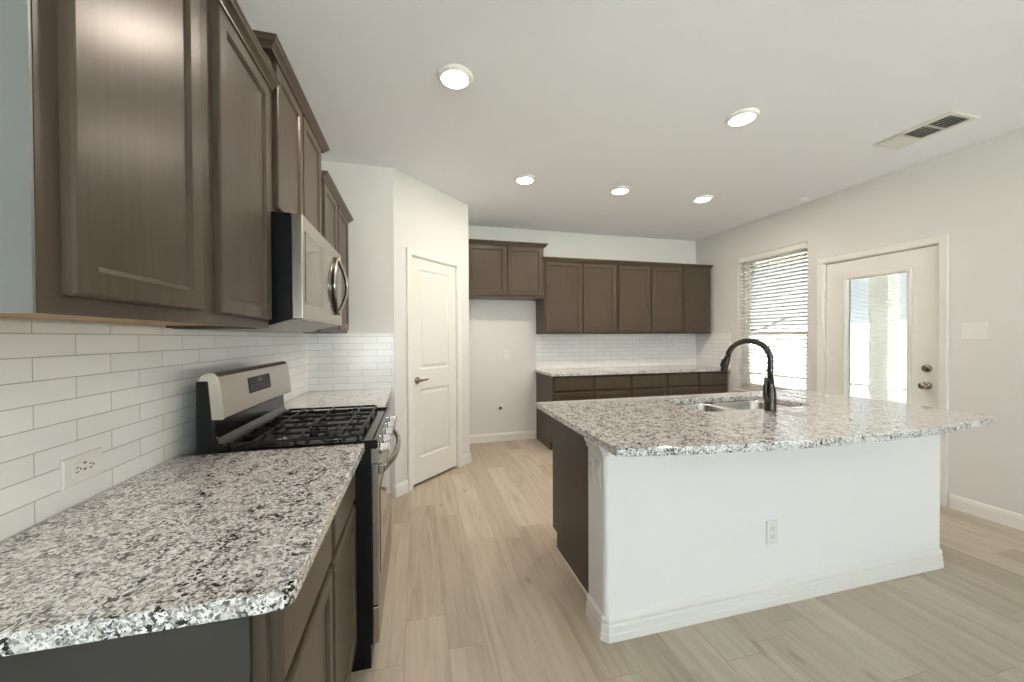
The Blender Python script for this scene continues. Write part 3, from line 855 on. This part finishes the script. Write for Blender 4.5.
# island: bowed front edge towards the room
ix0, ix1, iyb, iyf, sag = 0.724, 2.925, 2.305, 1.262, 0.108
cxm = (ix0 + ix1) / 2; half = (ix1 - ix0) / 2
R = (half ** 2 + sag ** 2) / (2 * sag)
cyc = iyf - sag + R
bow = []
for k in range(41):
    x = ix0 + (ix1 - ix0) * k / 40
    bow.append((x, cyc - math.sqrt(R * R - (x - cxm) ** 2)))
outer = [(0.738, iyb - 0.02), (ix0, bow[0][1] + 0.004), (ix0 + 0.004, bow[0][1])] + bow[1:-1] + [(ix1 - 0.012, bow[-1][1] - 0.002), (ix1, bow[-1][1] + 0.012), (ix1, iyb - 0.02), (ix1 - 0.02, iyb), (0.758, iyb)]
SX0, SX1, SY0, SY1 = 1.550, 2.330, 1.742, 2.150
def rrect(x0, x1, y0, y1, r, n=6):
    return arc(x1 - r, y1 - r, r, 0, PI / 2, n) + arc(x0 + r, y1 - r, r, PI / 2, PI, n) + arc(x0 + r, y0 + r, r, PI, 1.5 * PI, n) + arc(x1 - r, y0 + r, r, 1.5 * PI, 2 * PI, n)
FAU = Vector((1.931, 1.688, CT))
counter_slab('countertop', outer, [rrect(SX0, SX1, SY0, SY1, 0.06)], 'large island granite countertop with a bowed front edge and sink cutout')

# ================================================================== SINK
sk = thing('kitchen_sink', 'stainless double bowl sink set under the island granite', 'sink', ((SX0 + SX1) / 2, (SY0 + SY1) / 2, CB - 0.2))
def bowl(x0, x1, y0, y1, depth, name='bowl'):
    b = B()
    top = CB - 0.0015
    n = 6
    spec = [(0.0, top, 0.07), (0.004, top - 0.01, 0.07), (0.014, top - depth + 0.05, 0.075), (0.03, top - depth + 0.015, 0.08), (0.06, top - depth, 0.09)]
    inner = [[(p[0], p[1], z) for p in rrect(x0 + i, x1 - i, y0 + i, y1 - i, rr_, n)] for i, z, rr_ in spec]
    outerr = [[(p[0], p[1], z) for p in rrect(x0 + i - 0.0018, x1 - i + 0.0018, y0 + i - 0.0018, y1 - i + 0.0018, rr_, n)] for i, z, rr_ in [(0, top, .07), (0.012, top - depth + 0.05, .075), (0.028, top - depth + 0.013, .08), (0.06, top - depth - 0.002, .09)]]
    b.loft(outerr[::-1] + inner, smooth=True)
    o = b.obj(name, M['sinksteel'], sk)
    d = B(); c = ((x0 + x1) / 2, (y0 + y1) / 2, top - depth + 0.0005)
    d.lathe([(0.0, 0.0), (0.055, 0.0), (0.055, 0.002), (0.042, 0.003), (0.036, 0.001), (0.0, 0.001)], 22, c); d.obj('drain', M['chrome'], o)
    return o
bowl(SX0 - 0.004, 1.893, SY0 - 0.004, SY1 + 0.004, 0.19)
bowl(1.928, SX1 + 0.004, SY0 - 0.004, SY1 + 0.004, 0.19)
b = B()
b.box((1.891, SY0 + 0.03, CB - 0.020), (1.930, SY1 - 0.03, CB - 0.0015), 0.006); b.obj('divider', M['sinksteel'], sk)

# ================================================================== FAUCET
fa = thing('faucet', 'tall dark pull-down faucet curving over the island sink', 'faucet', FAU)
sd = Vector((-0.13, 0.185, 0)).normalized()      # spout direction
b = B(); b.lathe([(0.0, 0), (0.030, 0.0), (0.030, 0.004), (0.0285, 0.008), (0.0295, 0.05), (0.0295, 0.085), (0.026, 0.115), (0.020, 0.150), (0.0165, 0.185), (0.0, 0.185)], 24, FAU)
b.obj('base', M['faucet'], fa)
RA = 0.106; zs = CT + 0.287
pts = [FAU + Vector((0, 0, 0.16)), FAU + Vector((0, 0, 0.22)), FAU + Vector((0, 0, 0.27))]
for k in range(0, 19):
    a = PI - (PI - 0.16) * k / 18
    q = FAU + sd * (RA + RA * math.cos(a)); q.z = zs + RA * math.sin(a); pts.append(q)
last = pts[-1]; dn = (pts[-1] - pts[-2]).normalized()
b = B(); b.tube(pts, 0.0155, 14); b.obj('spout', M['faucet'], fa)
b = B(); hp = [last, last + dn * 0.012, last + dn * 0.03, last + dn * 0.088, last + dn * 0.098]
b.tube(hp, [0.0158, 0.0170, 0.0180, 0.0195, 0.0180], 16); sh_ = b.obj('spray_head', M['faucet'], fa)
b = B(); nb = last + dn * 0.045 + sd * 0.0185
b.tube([nb - dn * 0.022, nb - dn * 0.018, nb + dn * 0.022, nb + dn * 0.027], [0.004, 0.009, 0.010, 0.005], 10); b.obj('spray_button', M['facrubber'], sh_)
# handle: lever on the walkway side of the body, sweeping up
hd = Vector((-1, -0.1, 0)).normalized()
hp = smooth_path([FAU + Vector((0, 0, 0.050)) + hd * 0.012, FAU + Vector((0, 0, 0.068)) + hd * 0.031, FAU + Vector((0, 0, 0.100)) + hd * 0.043, FAU + Vector((0, 0, 0.150)) + hd * 0.043, FAU + Vector((0, 0, 0.195)) + hd * 0.039], 5)
n = len(hp)
b = B(); b.tube(hp, [0.021 - 0.0165 * (k / (n - 1)) ** 0.9 for k in range(n)], 12, flat=0.7); b.obj('handle', M['faucet'], fa)

# ================================================================== RANGE
RY0, RY1 = 1.5905, 2.3525
rg = thing('gas_range', 'freestanding stainless gas range with black cooktop between the counters', 'range', (-0.45, (RY0 + RY1) / 2, 0))
RXB, RXF = -0.777, -0.183      # back, body front
b = B()
b.box((RXB, RY0 + 0.002, 0.095), (RXF, RY1 - 0.002, 0.888))
b.box((RXB + 0.02, RY0 + 0.004, 0.0), (RXF - 0.006, RY1 - 0.02, 0.095))
b.obj('body', M['blackside'], rg)
# cooktop tray with raised rim
b = B()
ring = lambda i, z: [(RXB + 0.045 + i, RY0 + i, z), (-0.157 - i, RY0 + i, z), (-0.157 - i, RY1 - i, z), (RXB + 0.045 + i, RY1 - i, z)]
b.loft([ring(0.004, 0.8885), ring(0, 0.893), ring(0, 0.917), ring(0.006, 0.922), ring(0.016, 0.922), ring(0.028, 0.911)])
b.obj('cooktop', M['black'], rg)
ZC = 0.911
def flame(cx, cy, r):
    b = B(); b.lathe([(0.0, ZC + 0.0003), (r * 1.35, ZC + 0.0003), (r * 1.3, ZC + 0.003), (r, ZC + 0.006), (r, ZC + 0.011), (0.0, ZC + 0.011)], 22, (cx, cy, 0)); o = b.obj('burner', M['chrome'], rg)
    b = B(); b.lathe([(0.0, ZC + 0.0112), (r * 0.92, ZC + 0.0112), (r * 0.95, ZC + 0.014), (r * 0.85, ZC + 0.017), (0.0, ZC + 0.018)], 22, (cx, cy, 0)); b.obj('burner_cap', M['blackmatte'], o)
BXN, BXF = -0.345, -0.570
yc = [RY0 + 0.150, (RY0 + RY1) / 2, RY1 - 0.150]
flame(BXN, yc[0], 0.046); flame(BXF, yc[0], 0.034); flame((BXN + BXF) / 2, yc[1], 0.040); flame(BXN, yc[2], 0.038); flame(BXF, yc[2], 0.034)
GX0, GX1 = -0.690, -0.236
gw = (RY1 - RY0 - 0.050) / 3
for k in range(3):
    y0 = RY0 + 0.025 + k * gw + 0.002; y1 = y0 + gw - 0.004
    b = B(); h0, h1 = 0.931, 0.942; t_ = 0.0048
    bar = lambda p, q: b.box((min(p[0], q[0]) - t_, min(p[1], q[1]) - t_, h0), (max(p[0], q[0]) + t_, max(p[1], q[1]) + t_, h1), 0.002, 1)
    bar((GX0, y0 + t_), (GX1, y0 + t_)); bar((GX0, y1 - t_), (GX1, y1 - t_)); bar((GX0, y0 + t_), (GX0, y1 - t_)); bar((GX1, y0 + t_), (GX1, y1 - t_))
    ym = (y0 + y1) / 2
    xs = [GX0 + (GX1 - GX0) * q for q in (0.25, 0.5, 0.75)]
    bar((xs[1], y0 + t_), (xs[1], y1 - t_))
    for q in (0.17, 0.83):
        xq = GX0 + (GX1 - GX0) * q
        bar((xq, y0 + t_), (xq, y1 - t_))
    for cx in ((BXN, BXF) if k != 1 else ((BXN + BXF) / 2,)):
        for dx, dy in ((1, 0), (-1, 0), (0, 1), (0, -1)):
            if dx:
                e = GX1 if dx > 0 and (cx == BXN or k == 1) else (GX0 if dx < 0 and (cx == BXF or k == 1) else xs[1])
                bar((cx + dx * 0.030, ym), (e, ym))
            else:
                bar((cx, ym + dy * 0.030), (cx, (y1 - t_) if dy > 0 else (y0 + t_)))
    for px in (GX0, GX1, xs[1]):
        for py in (y0 + t_, y1 - t_):
            b.box((px - 0.006, py - 0.006, ZC + 0.001), (px + 0.006, py + 0.006, h0 + 0.003), 0.001, 1)
    b.obj('grate', M['blackmatte'], rg)
# backguard
bgp = [(-0.770, 1.037), (-0.770, 1.180), (-0.765, 1.195), (-0.752, 1.205), (-0.732, 1.208), (-0.719, 1.204), (-0.710, 1.193), (-0.704, 1.168), (-0.690, 1.041), (-0.694, 1.035)]
b = B(); b.prism(bgp, 1, RY0 + 0.004, RY1 - 0.004)
bk = b.obj('backguard', M['steel'], rg)
b = B(); b.prism([(-0.777, 0.8885), (-0.777, 1.178), (-0.742, 1.178), (-0.731, 1.036), (-0.727, 0.950), (-0.719, 0.923), (-0.719, 0.8885)], 1, RY0 + 0.002, RY0 + 0.0038); b.obj('side_cap', M['blackside'], bk)
b = B(); b.prism([(-0.777, 0.8885), (-0.777, 1.174), (-0.771, 1.174), (-0.771, 1.035), (-0.731, 1.035), (-0.727, 0.960), (-0.718, 0.936), (-0.706, 0.9235), (-0.706, 0.8885)], 1, RY0 + 0.004, RY1 - 0.004); b.obj('back_riser', M['black'], rg)
b = B(); b.prism([(-0.731, 1.034), (-0.720, 1.034), (-0.717, 0.975), (-0.706, 0.946), (-0.680, 0.930), (-0.672, 0.922), (-0.719, 0.922), (-0.727, 0.950)], 1, RY0 + 0.0005, RY0 + 0.012); b.obj('corner_trim', M['black'], rg)
# display on the sloping face
slope = Vector((-0.690 + 0.704, 0, 1.041 - 1.168)).normalized()
Fd = frame((-0.6997, 0, 1.1290), (0, 1, 0), -slope, Vector((0, 1, 0)).cross(-slope))
b = B(Fd); b.box((1.828, -0.032, 0.0), (2.062, 0.036, 0.0022), 0.001, 1); dsp = b.obj('display', M['display'], bk)
b = B(Fd)
for i in range(5):
    for q in range(2):
        b.box((1.846 + i * 0.042, -0.020 + q * 0.015, 0.0022), (1.864 + i * 0.042, -0.016 + q * 0.015, 0.0025))
b.box((1.926, 0.012, 0.0022), (1.966, 0.027, 0.0025))
bm_ = b.obj('button_marks', M['displaymark'], dsp); bm_['kind'] = 'stuff'
# control panel with knobs (tilted), oven door, drawer
cp = [(RXF + 0.0005, 0.829), (-0.154, 0.829), (-0.1535, 0.845), (-0.158, 0.880), (-0.162, 0.8880), (RXF + 0.0005, 0.8880)]
b = B(); b.prism(cp, 1, RY0 + 0.001, RY1 - 0.001); b.obj('control_panel', M['steel'], rg)
kn = Vector((0.045, 0, 0.006)).normalized()
for k in range(5):
    y = RY0 + 0.10 + k * (RY1 - RY0 - 0.20) / 4
    U = Vector((0, 1, 0))
    Fk = frame(Vector((-0.1558, y, 0.861)), U, kn.cross(U), kn)
    b = B(Fk); b.lathe([(0.0, 0.0), (0.024, 0.0), (0.024, 0.005), (0.020, 0.009), (0.019, 0.030), (0.016, 0.034), (0.0, 0.034)], 20)
    b.box((-0.004, -0.019, 0.026), (0.004, 0.019, 0.040), 0.002, 1)
    b.obj('knob', M['chrome'], rg)
b = B(); b.box((RXF + 0.0005, RY0 + 0.002, 0.252), (-0.1575, RY1 - 0.002, 0.825), 0.004); od = b.obj('oven_door', M['steel'], rg)
b = B(); b.box((-0.158, RY0 + 0.075, 0.34), (-0.155, RY1 - 0.075, 0.70), 0.001, 1); b.obj('oven_window', M['darkglass'], od)
hz = 0.790
pts = []
for k in range(25):
    q = -1 + 2 * k / 24
    pts.append((-0.098 - 0.046 * q * q * abs(q) ** 0.5, (RY0 + RY1) / 2 + q * 0.335, hz))
b = B(); b.tube(pts, 0.0125, 12, flat=1.35)
for q in (-1, 1): b.box((-0.1585, (RY0 + RY1) / 2 + q * 0.330 - 0.014, hz - 0.020), (-0.138, (RY0 + RY1) / 2 + q * 0.330 + 0.014, hz + 0.020), 0.004)
b.obj('oven_handle', M['steel'], od)
b = B(); b.box((RXF + 0.0005, RY0 + 0.002, 0.098), (-0.158, RY1 - 0.002, 0.246), 0.004); b.obj('storage_drawer', M['steel'], rg)

# ================================================================== MICROWAVE
MY0, MY1 = 1.5765, 2.3345
mw = thing('microwave', 'stainless over-the-range microwave mounted under the raised cabinet', 'microwave', (-0.65, (MY0 + MY1) / 2, 1.37))
b = B(); b.prism([(XL + 0.010, 1.3695), (XL + 0.010, 1.8065), (-0.460, 1.8065), (-0.460, 1.407), (-0.582, 1.3695)], 1, MY0, MY1); b.obj('body', M['blackside'], mw)
b = B(); b.prism([(-0.790, 1.367), (-0.584, 1.367), (-0.462, 1.4045), (-0.460, 1.4065), (-0.582, 1.3693), (-0.790, 1.3693)], 1, MY0 + 0.012, MY1 - 0.012); b.obj('vent_grille', M['steel_dark'], mw)
b = B(); b.box((-0.4595, MY0, 1.407), (-0.420, MY1, 1.807), 0.004); md = b.obj('door', M['steel'], mw)
b = B(); b.box((-0.4205, MY0 + 0.035, 1.471), (-0.4185, MY1 - 0.13, 1.751), 0.001, 1); b.obj('door_window', M['mirrorglass'], md)
b = B(); b.box((-0.4205, MY1 - 0.128, 1.471), (-0.4185, MY1 - 0.030, 1.751), 0.001, 1); b.obj('control_panel', M['darkglass'], mw)
# lens-shaped handle: one bar bows out into the room, its twin lies along the door
hy = MY1 - 0.160
pts = []; pts2 = []
for k in range(21):
    q = -1 + 2 * k / 20
    c = math.cos(q * PI / 2)
    pts.append((-0.412 + 0.038 * c, hy + 0.055 * c, 1.611 + q * 0.150))
    pts2.append((-0.414 + 0.004 * c, hy - 0.085 * c, 1.611 + q * 0.150))
b = B(); b.tube(pts, 0.0115, 12, flat=0.8); b.obj('handle', M['steel'], md)
b = B(); b.tube(pts2, 0.009, 10, flat=0.8); b.obj('handle_trim', M['steel'], md)

# ================================================================== CEILING LIGHTS
def can_light(x, y, label):
    t = thing('recessed_light', label, 'ceiling light', (x, y, HC), 'round recessed ceiling lights')
    b = B(); b.lathe([(0.074, -0.001), (0.096, -0.001), (0.097, -0.004), (0.090, -0.012), (0.078, -0.022), (0.074, -0.022), (0.072, -0.016)], 32, (x, y, HC)); b.obj('trim_ring', M['trim'], t)
    b = B(); b.lathe([(0.0, -0.006), (0.072, -0.006), (0.073, -0.020), (0.060, -0.0245), (0.03, -0.026), (0.0, -0.0265)], 32, (x, y, HC)); b.obj('lens', M['lens'], t)
    ld = bpy.data.lights.new('can_lamp', 'AREA'); ld.shape = 'DISK'; ld.size = 0.13; ld.energy = CAN_W; ld.color = CAN_COLOR; ld.spread = PI
    lo = bpy.data.objects.new('can_lamp', ld); COL.objects.link(lo); lo.parent = t; lo.location = (0, 0, -0.030)
    return t
can_light(0.207, 2.041, 'large recessed light nearest the dark range wall cabinets')
can_light(2.03, 1.976, 'recessed light between the range wall light and the ceiling vent')
can_light(0.937, 3.202, 'small recessed light in front of the pantry wall, first of the far row')
can_light(1.890, 3.227, 'small recessed light in the middle of the far row of three')
can_light(2.825, 3.228, 'small recessed light in the far row closest to the window wall')

sm = thing('smoke_detector', 'small round white smoke detector on the ceiling above the window', 'smoke detector', (3.86, 3.01, HC))
b = B(); b.lathe([(0.0, -0.001), (0.056, -0.001), (0.058, -0.006), (0.056, -0.010), (0.0, -0.010)], 28, (3.86, 3.01, HC)); b.obj('mounting_plate', M['plastic'], sm)
b = B(); b.lathe([(0.0, -0.0102), (0.052, -0.0102), (0.052, -0.026), (0.044, -0.034), (0.015, -0.037), (0.0, -0.037)], 28, (3.86, 3.01, HC)); b.obj('cover', M['plastic'], sm)

vt = thing('ceiling_vent', 'white rectangular air vent with three louvred sections in the ceiling', 'vent', (3.40, 1.82, HC))
vx0, vx1, vy0, vy1 = 3.262, 3.520, 1.610, 2.030
b = B(frame((0, 0, HC), (1, 0, 0), (0, 1, 0), (0, 0, 1)))
secs = [(vy0 + 0.024 + k * (vy1 - vy0 - 0.036) / 3, vy0 + 0.012 + (k + 1) * (vy1 - vy0 - 0.036) / 3) for k in range(3)]
holed_sheet(b, vx0, vx1, vy0, vy1, [(vx0 + 0.036, vx1 - 0.036, a, c) for a, c in secs], -0.010, -0.001)
b.obj('frame', M['ventmetal'], vt)
for k, (a, c) in enumerate(secs):
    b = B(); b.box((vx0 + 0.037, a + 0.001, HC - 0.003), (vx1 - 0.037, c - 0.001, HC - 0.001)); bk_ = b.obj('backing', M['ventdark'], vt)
    b = B()
    nsl = 8
    dy, dz = ((0.0052, 0.0050), (0.0062, 0.0042), (0.0066, -0.0036))[k]
    for i in range(nsl):
        y = a + (c - a) * (i + 0.5) / nsl
        b.loft([[(x, y - dy, HC - 0.0105 - dz), (x, y - dy + 0.0008, HC - 0.0108 - dz), (x, y + dy + 0.0008, HC - 0.0108 + dz), (x, y + dy, HC - 0.0105 + dz)] for x in (vx0 + 0.037, vx1 - 0.037)])
    b.obj('louvres', M['ventmetal'], vt)

# ================================================================== OUTLETS AND SWITCHES
def plate(F, name, label, u, v, w, h, tp, group='white outlet and switch plates', base=0.0):
    loc = F @ Vector((u, v, base))
    cat = 'switch' if 'switch' in name else 'outlet'
    t = thing(name, label, cat, loc, group)
    b = B(F); b.rects(u - w / 2, u + w / 2, v - h / 2, v + h / 2, [(0, base + 0.0005), (0, base + 0.004), (0.004, base + 0.0065)]); b.obj('cover_plate', M['plastic'], t)
    z = base + 0.0066
    if tp == 'duplex_h':
        b = B(F); b.box((u - 0.034, v - 0.0165, z - 0.002), (u + 0.034, v + 0.0165, z + 0.0015), 0.001, 1); rc_ = b.obj('receptacle', M['plastic'], t)
        b = B(F)
        for s in (-0.020, 0.020):
            b.box((u + s - 0.006, v + 0.004, z + 0.0014), (u + s + 0.002, v + 0.0065, z + 0.002)); b.box((u + s - 0.006, v - 0.0065, z + 0.0014), (u + s + 0.002, v - 0.004, z + 0.002))
            b.box((u + s + 0.005, v - 0.002, z + 0.0014), (u + s + 0.009, v + 0.002, z + 0.002))
        b.box((u - 0.004, v - 0.006, z + 0.0014), (u + 0.004, v - 0.002, z + 0.002)); b.box((u - 0.004, v + 0.010, z + 0.0014), (u + 0.004, v + 0.014, z + 0.002))
        b.obj('slots', M['slot'], rc_)
    elif tp == 'duplex_v':
        for s in (-0.020, 0.020):
            b = B(F); b.rects(u - 0.0155, u + 0.0155, v + s - 0.014, v + s + 0.014, [(0, z - 0.001), (0, z + 0.001), (0.002, z + 0.0018)]); rc_ = b.obj('receptacle', M['plastic'], t)
            b = B(F); b.box((u - 0.0075, v + s - 0.001, z + 0.0017), (u - 0.0055, v + s + 0.008, z + 0.0022)); b.box((u + 0.0055, v + s - 0.001, z + 0.0017), (u + 0.0075, v + s + 0.008, z + 0.0022)); b.box((u - 0.002, v + s - 0.009, z + 0.0017), (u + 0.002, v + s - 0.005, z + 0.0022)); b.obj('slots', M['slot'], rc_)
    elif tp == 'toggle2':
        for s in (-0.023, 0.023):
            b = B(F); b.box((u + s - 0.005, v - 0.011, z - 0.001), (u + s + 0.005, v + 0.011, z + 0.001)); b.box((u + s - 0.0035, v - 0.009, z), (u + s + 0.0035, v + 0.002, z + 0.010), 0.001, 1); b.obj('toggle', M['plastic'], t)
    elif tp == 'rocker':
        b = B(F); b.rects(u - 0.0165, u + 0.0165, v - 0.033, v + 0.033, [(0, z - 0.001), (0, z + 0.002), (0.002, z + 0.003)]); b.obj('rocker', M['plastic'], t)
    elif tp == 'round':
        b = B(F); b.lathe([(0.0, z - 0.001), (0.029, z - 0.001), (0.029, z + 0.003), (0.0, z + 0.003)], 20, (u, v, 0)); rc_ = b.obj('receptacle', M['plastic'], t)
        b = B(F); b.lathe([(0.0, z + 0.0029), (0.019, z + 0.0029), (0.018, z + 0.006), (0.0, z + 0.006)], 16, (u, v + 0.004, 0)); b.obj('socket_hole', M['slot'], rc_)
    return t
plate(F_LEFT, 'wall_outlet', 'horizontal white outlet on the subway tile above the near counter', 1.202, 1.004, 0.118, 0.072, 'duplex_h', base=0.008)
plate(F_BACK, 'wall_outlet', 'low round-socket outlet in the empty refrigerator space', 1.030, 0.425, 0.075, 0.118, 'round')
plate(F_BACK, 'wall_outlet', 'faint white outlet at counter height in the empty refrigerator space', 1.122, 1.115, 0.072, 0.116, 'duplex_v')
plate(F_RIGHT, 'light_switch', 'double light switch on the wall beside the patio door', -1.842, 1.363, 0.134, 0.128, 'toggle2')
F_KF = frame((0, KY0, 0), (1, 0, 0), (0, 0, 1), (0, -1, 0))
plate(F_KF, 'wall_outlet', 'white outlet low on the broad face of the island knee wall', 1.700, 0.362, 0.072, 0.116, 'duplex_v')
F_KS = frame((KX0, 0, 0), (0, -1, 0), (0, 0, 1), (-1, 0, 0))
plate(F_KS, 'wall_outlet', 'white outlet on the narrow end of the island knee wall, nearer the dark end panel', -1.598, 0.720, 0.050, 0.116, 'duplex_v')
plate(F_KS, 'light_switch', 'white rocker switch on the narrow end of the knee wall, next to its rounded corner', -1.532, 0.720, 0.050, 0.116, 'rocker')

# ================================================================== OUTSIDE (seen through the glass)
struct(B().box((XR + 0.13, -6, -0.16), (XR + 3.6, 9, -0.04)).obj('patio_slab', M['concrete']), 'pale concrete patio outside', 'patio')
struct(B().box((XR - 12, -16, -0.40), (XR + 30, 22, -0.18)).obj('ground', M['ground']), 'pale dry yard beyond the patio', 'ground')
PX, PY = XR + 2.3, 3.78
b = B(); b.box((XR + 0.13, -0.6, 2.76), (XR + 2.75, 8.2, 2.92)); b.box((XR + 2.70, -0.65, 2.70), (XR + 2.80, 8.25, 2.98), 0.008)
struct(b.obj('patio_cover', M['siding']), 'pale soffit of the patio cover seen through the top of the window', 'patio cover')
b = B(); b.box((PX - 0.11, PY - 0.11, -0.04), (PX + 0.11, PY + 0.11, 2.75)); b.box((PX - 0.14, PY - 0.14, -0.04), (PX + 0.14, PY + 0.14, 0.16), 0.01); b.box((PX - 0.14, PY - 0.14, 2.60), (PX + 0.14, PY + 0.14, 2.75), 0.01)
tag(b.obj('patio_post', M['stucco']), 'pale square patio post outside the glass door', 'post')
fn = thing('fence', 'pale wooden fence across the yard behind the window', 'fence', (XR + 9, 6, -0.18))
for k in range(9):
    b = B(); b.box((XR + 9.06, -4 + k * 2.4, -0.18), (XR + 9.16, -3.9 + k * 2.4, 1.75)); b.obj('post', M['fence'], fn)
b = B()
for k in range(150): b.box((XR + 9.0, -4 + k * 0.13, -0.12), (XR + 9.02, -4 + k * 0.13 + 0.12, 1.7))
b.obj('boards', M['fence'], fn)
b = B()
for z in (0.15, 1.35): b.box((XR + 9.02, -4, z), (XR + 9.06, 15.5, z + 0.09))
b.obj('rail', M['fence'], fn)
tr = thing('bare_tree', 'bare leaning tree beyond the patio, one dark branch showing through the blind', 'tree', (XR + 8, 12.45, -0.18))
b = B(); b.tube(smooth_path([(XR + 8, 12.45, -0.18), (XR + 8, 12.42, 0.8), (XR + 8, 12.40, 1.5), (XR + 8.1, 12.5, 2.1)], 4), [0.12 - 0.004 * k for k in range(13)], 10); b.obj('trunk', M['bark'], tr)
b = B(); q = smooth_path([(XR + 8, 12.40, 1.35), (XR + 8, 11.535, 1.50), (XR + 8, 10.70, 1.64), (XR + 8, 10.20, 1.84), (XR + 8, 9.74, 2.0)], 5); b.tube(q, [0.05 - 0.001 * k for k in range(len(q))], 8); b.obj('branch', M['bark'], tr)
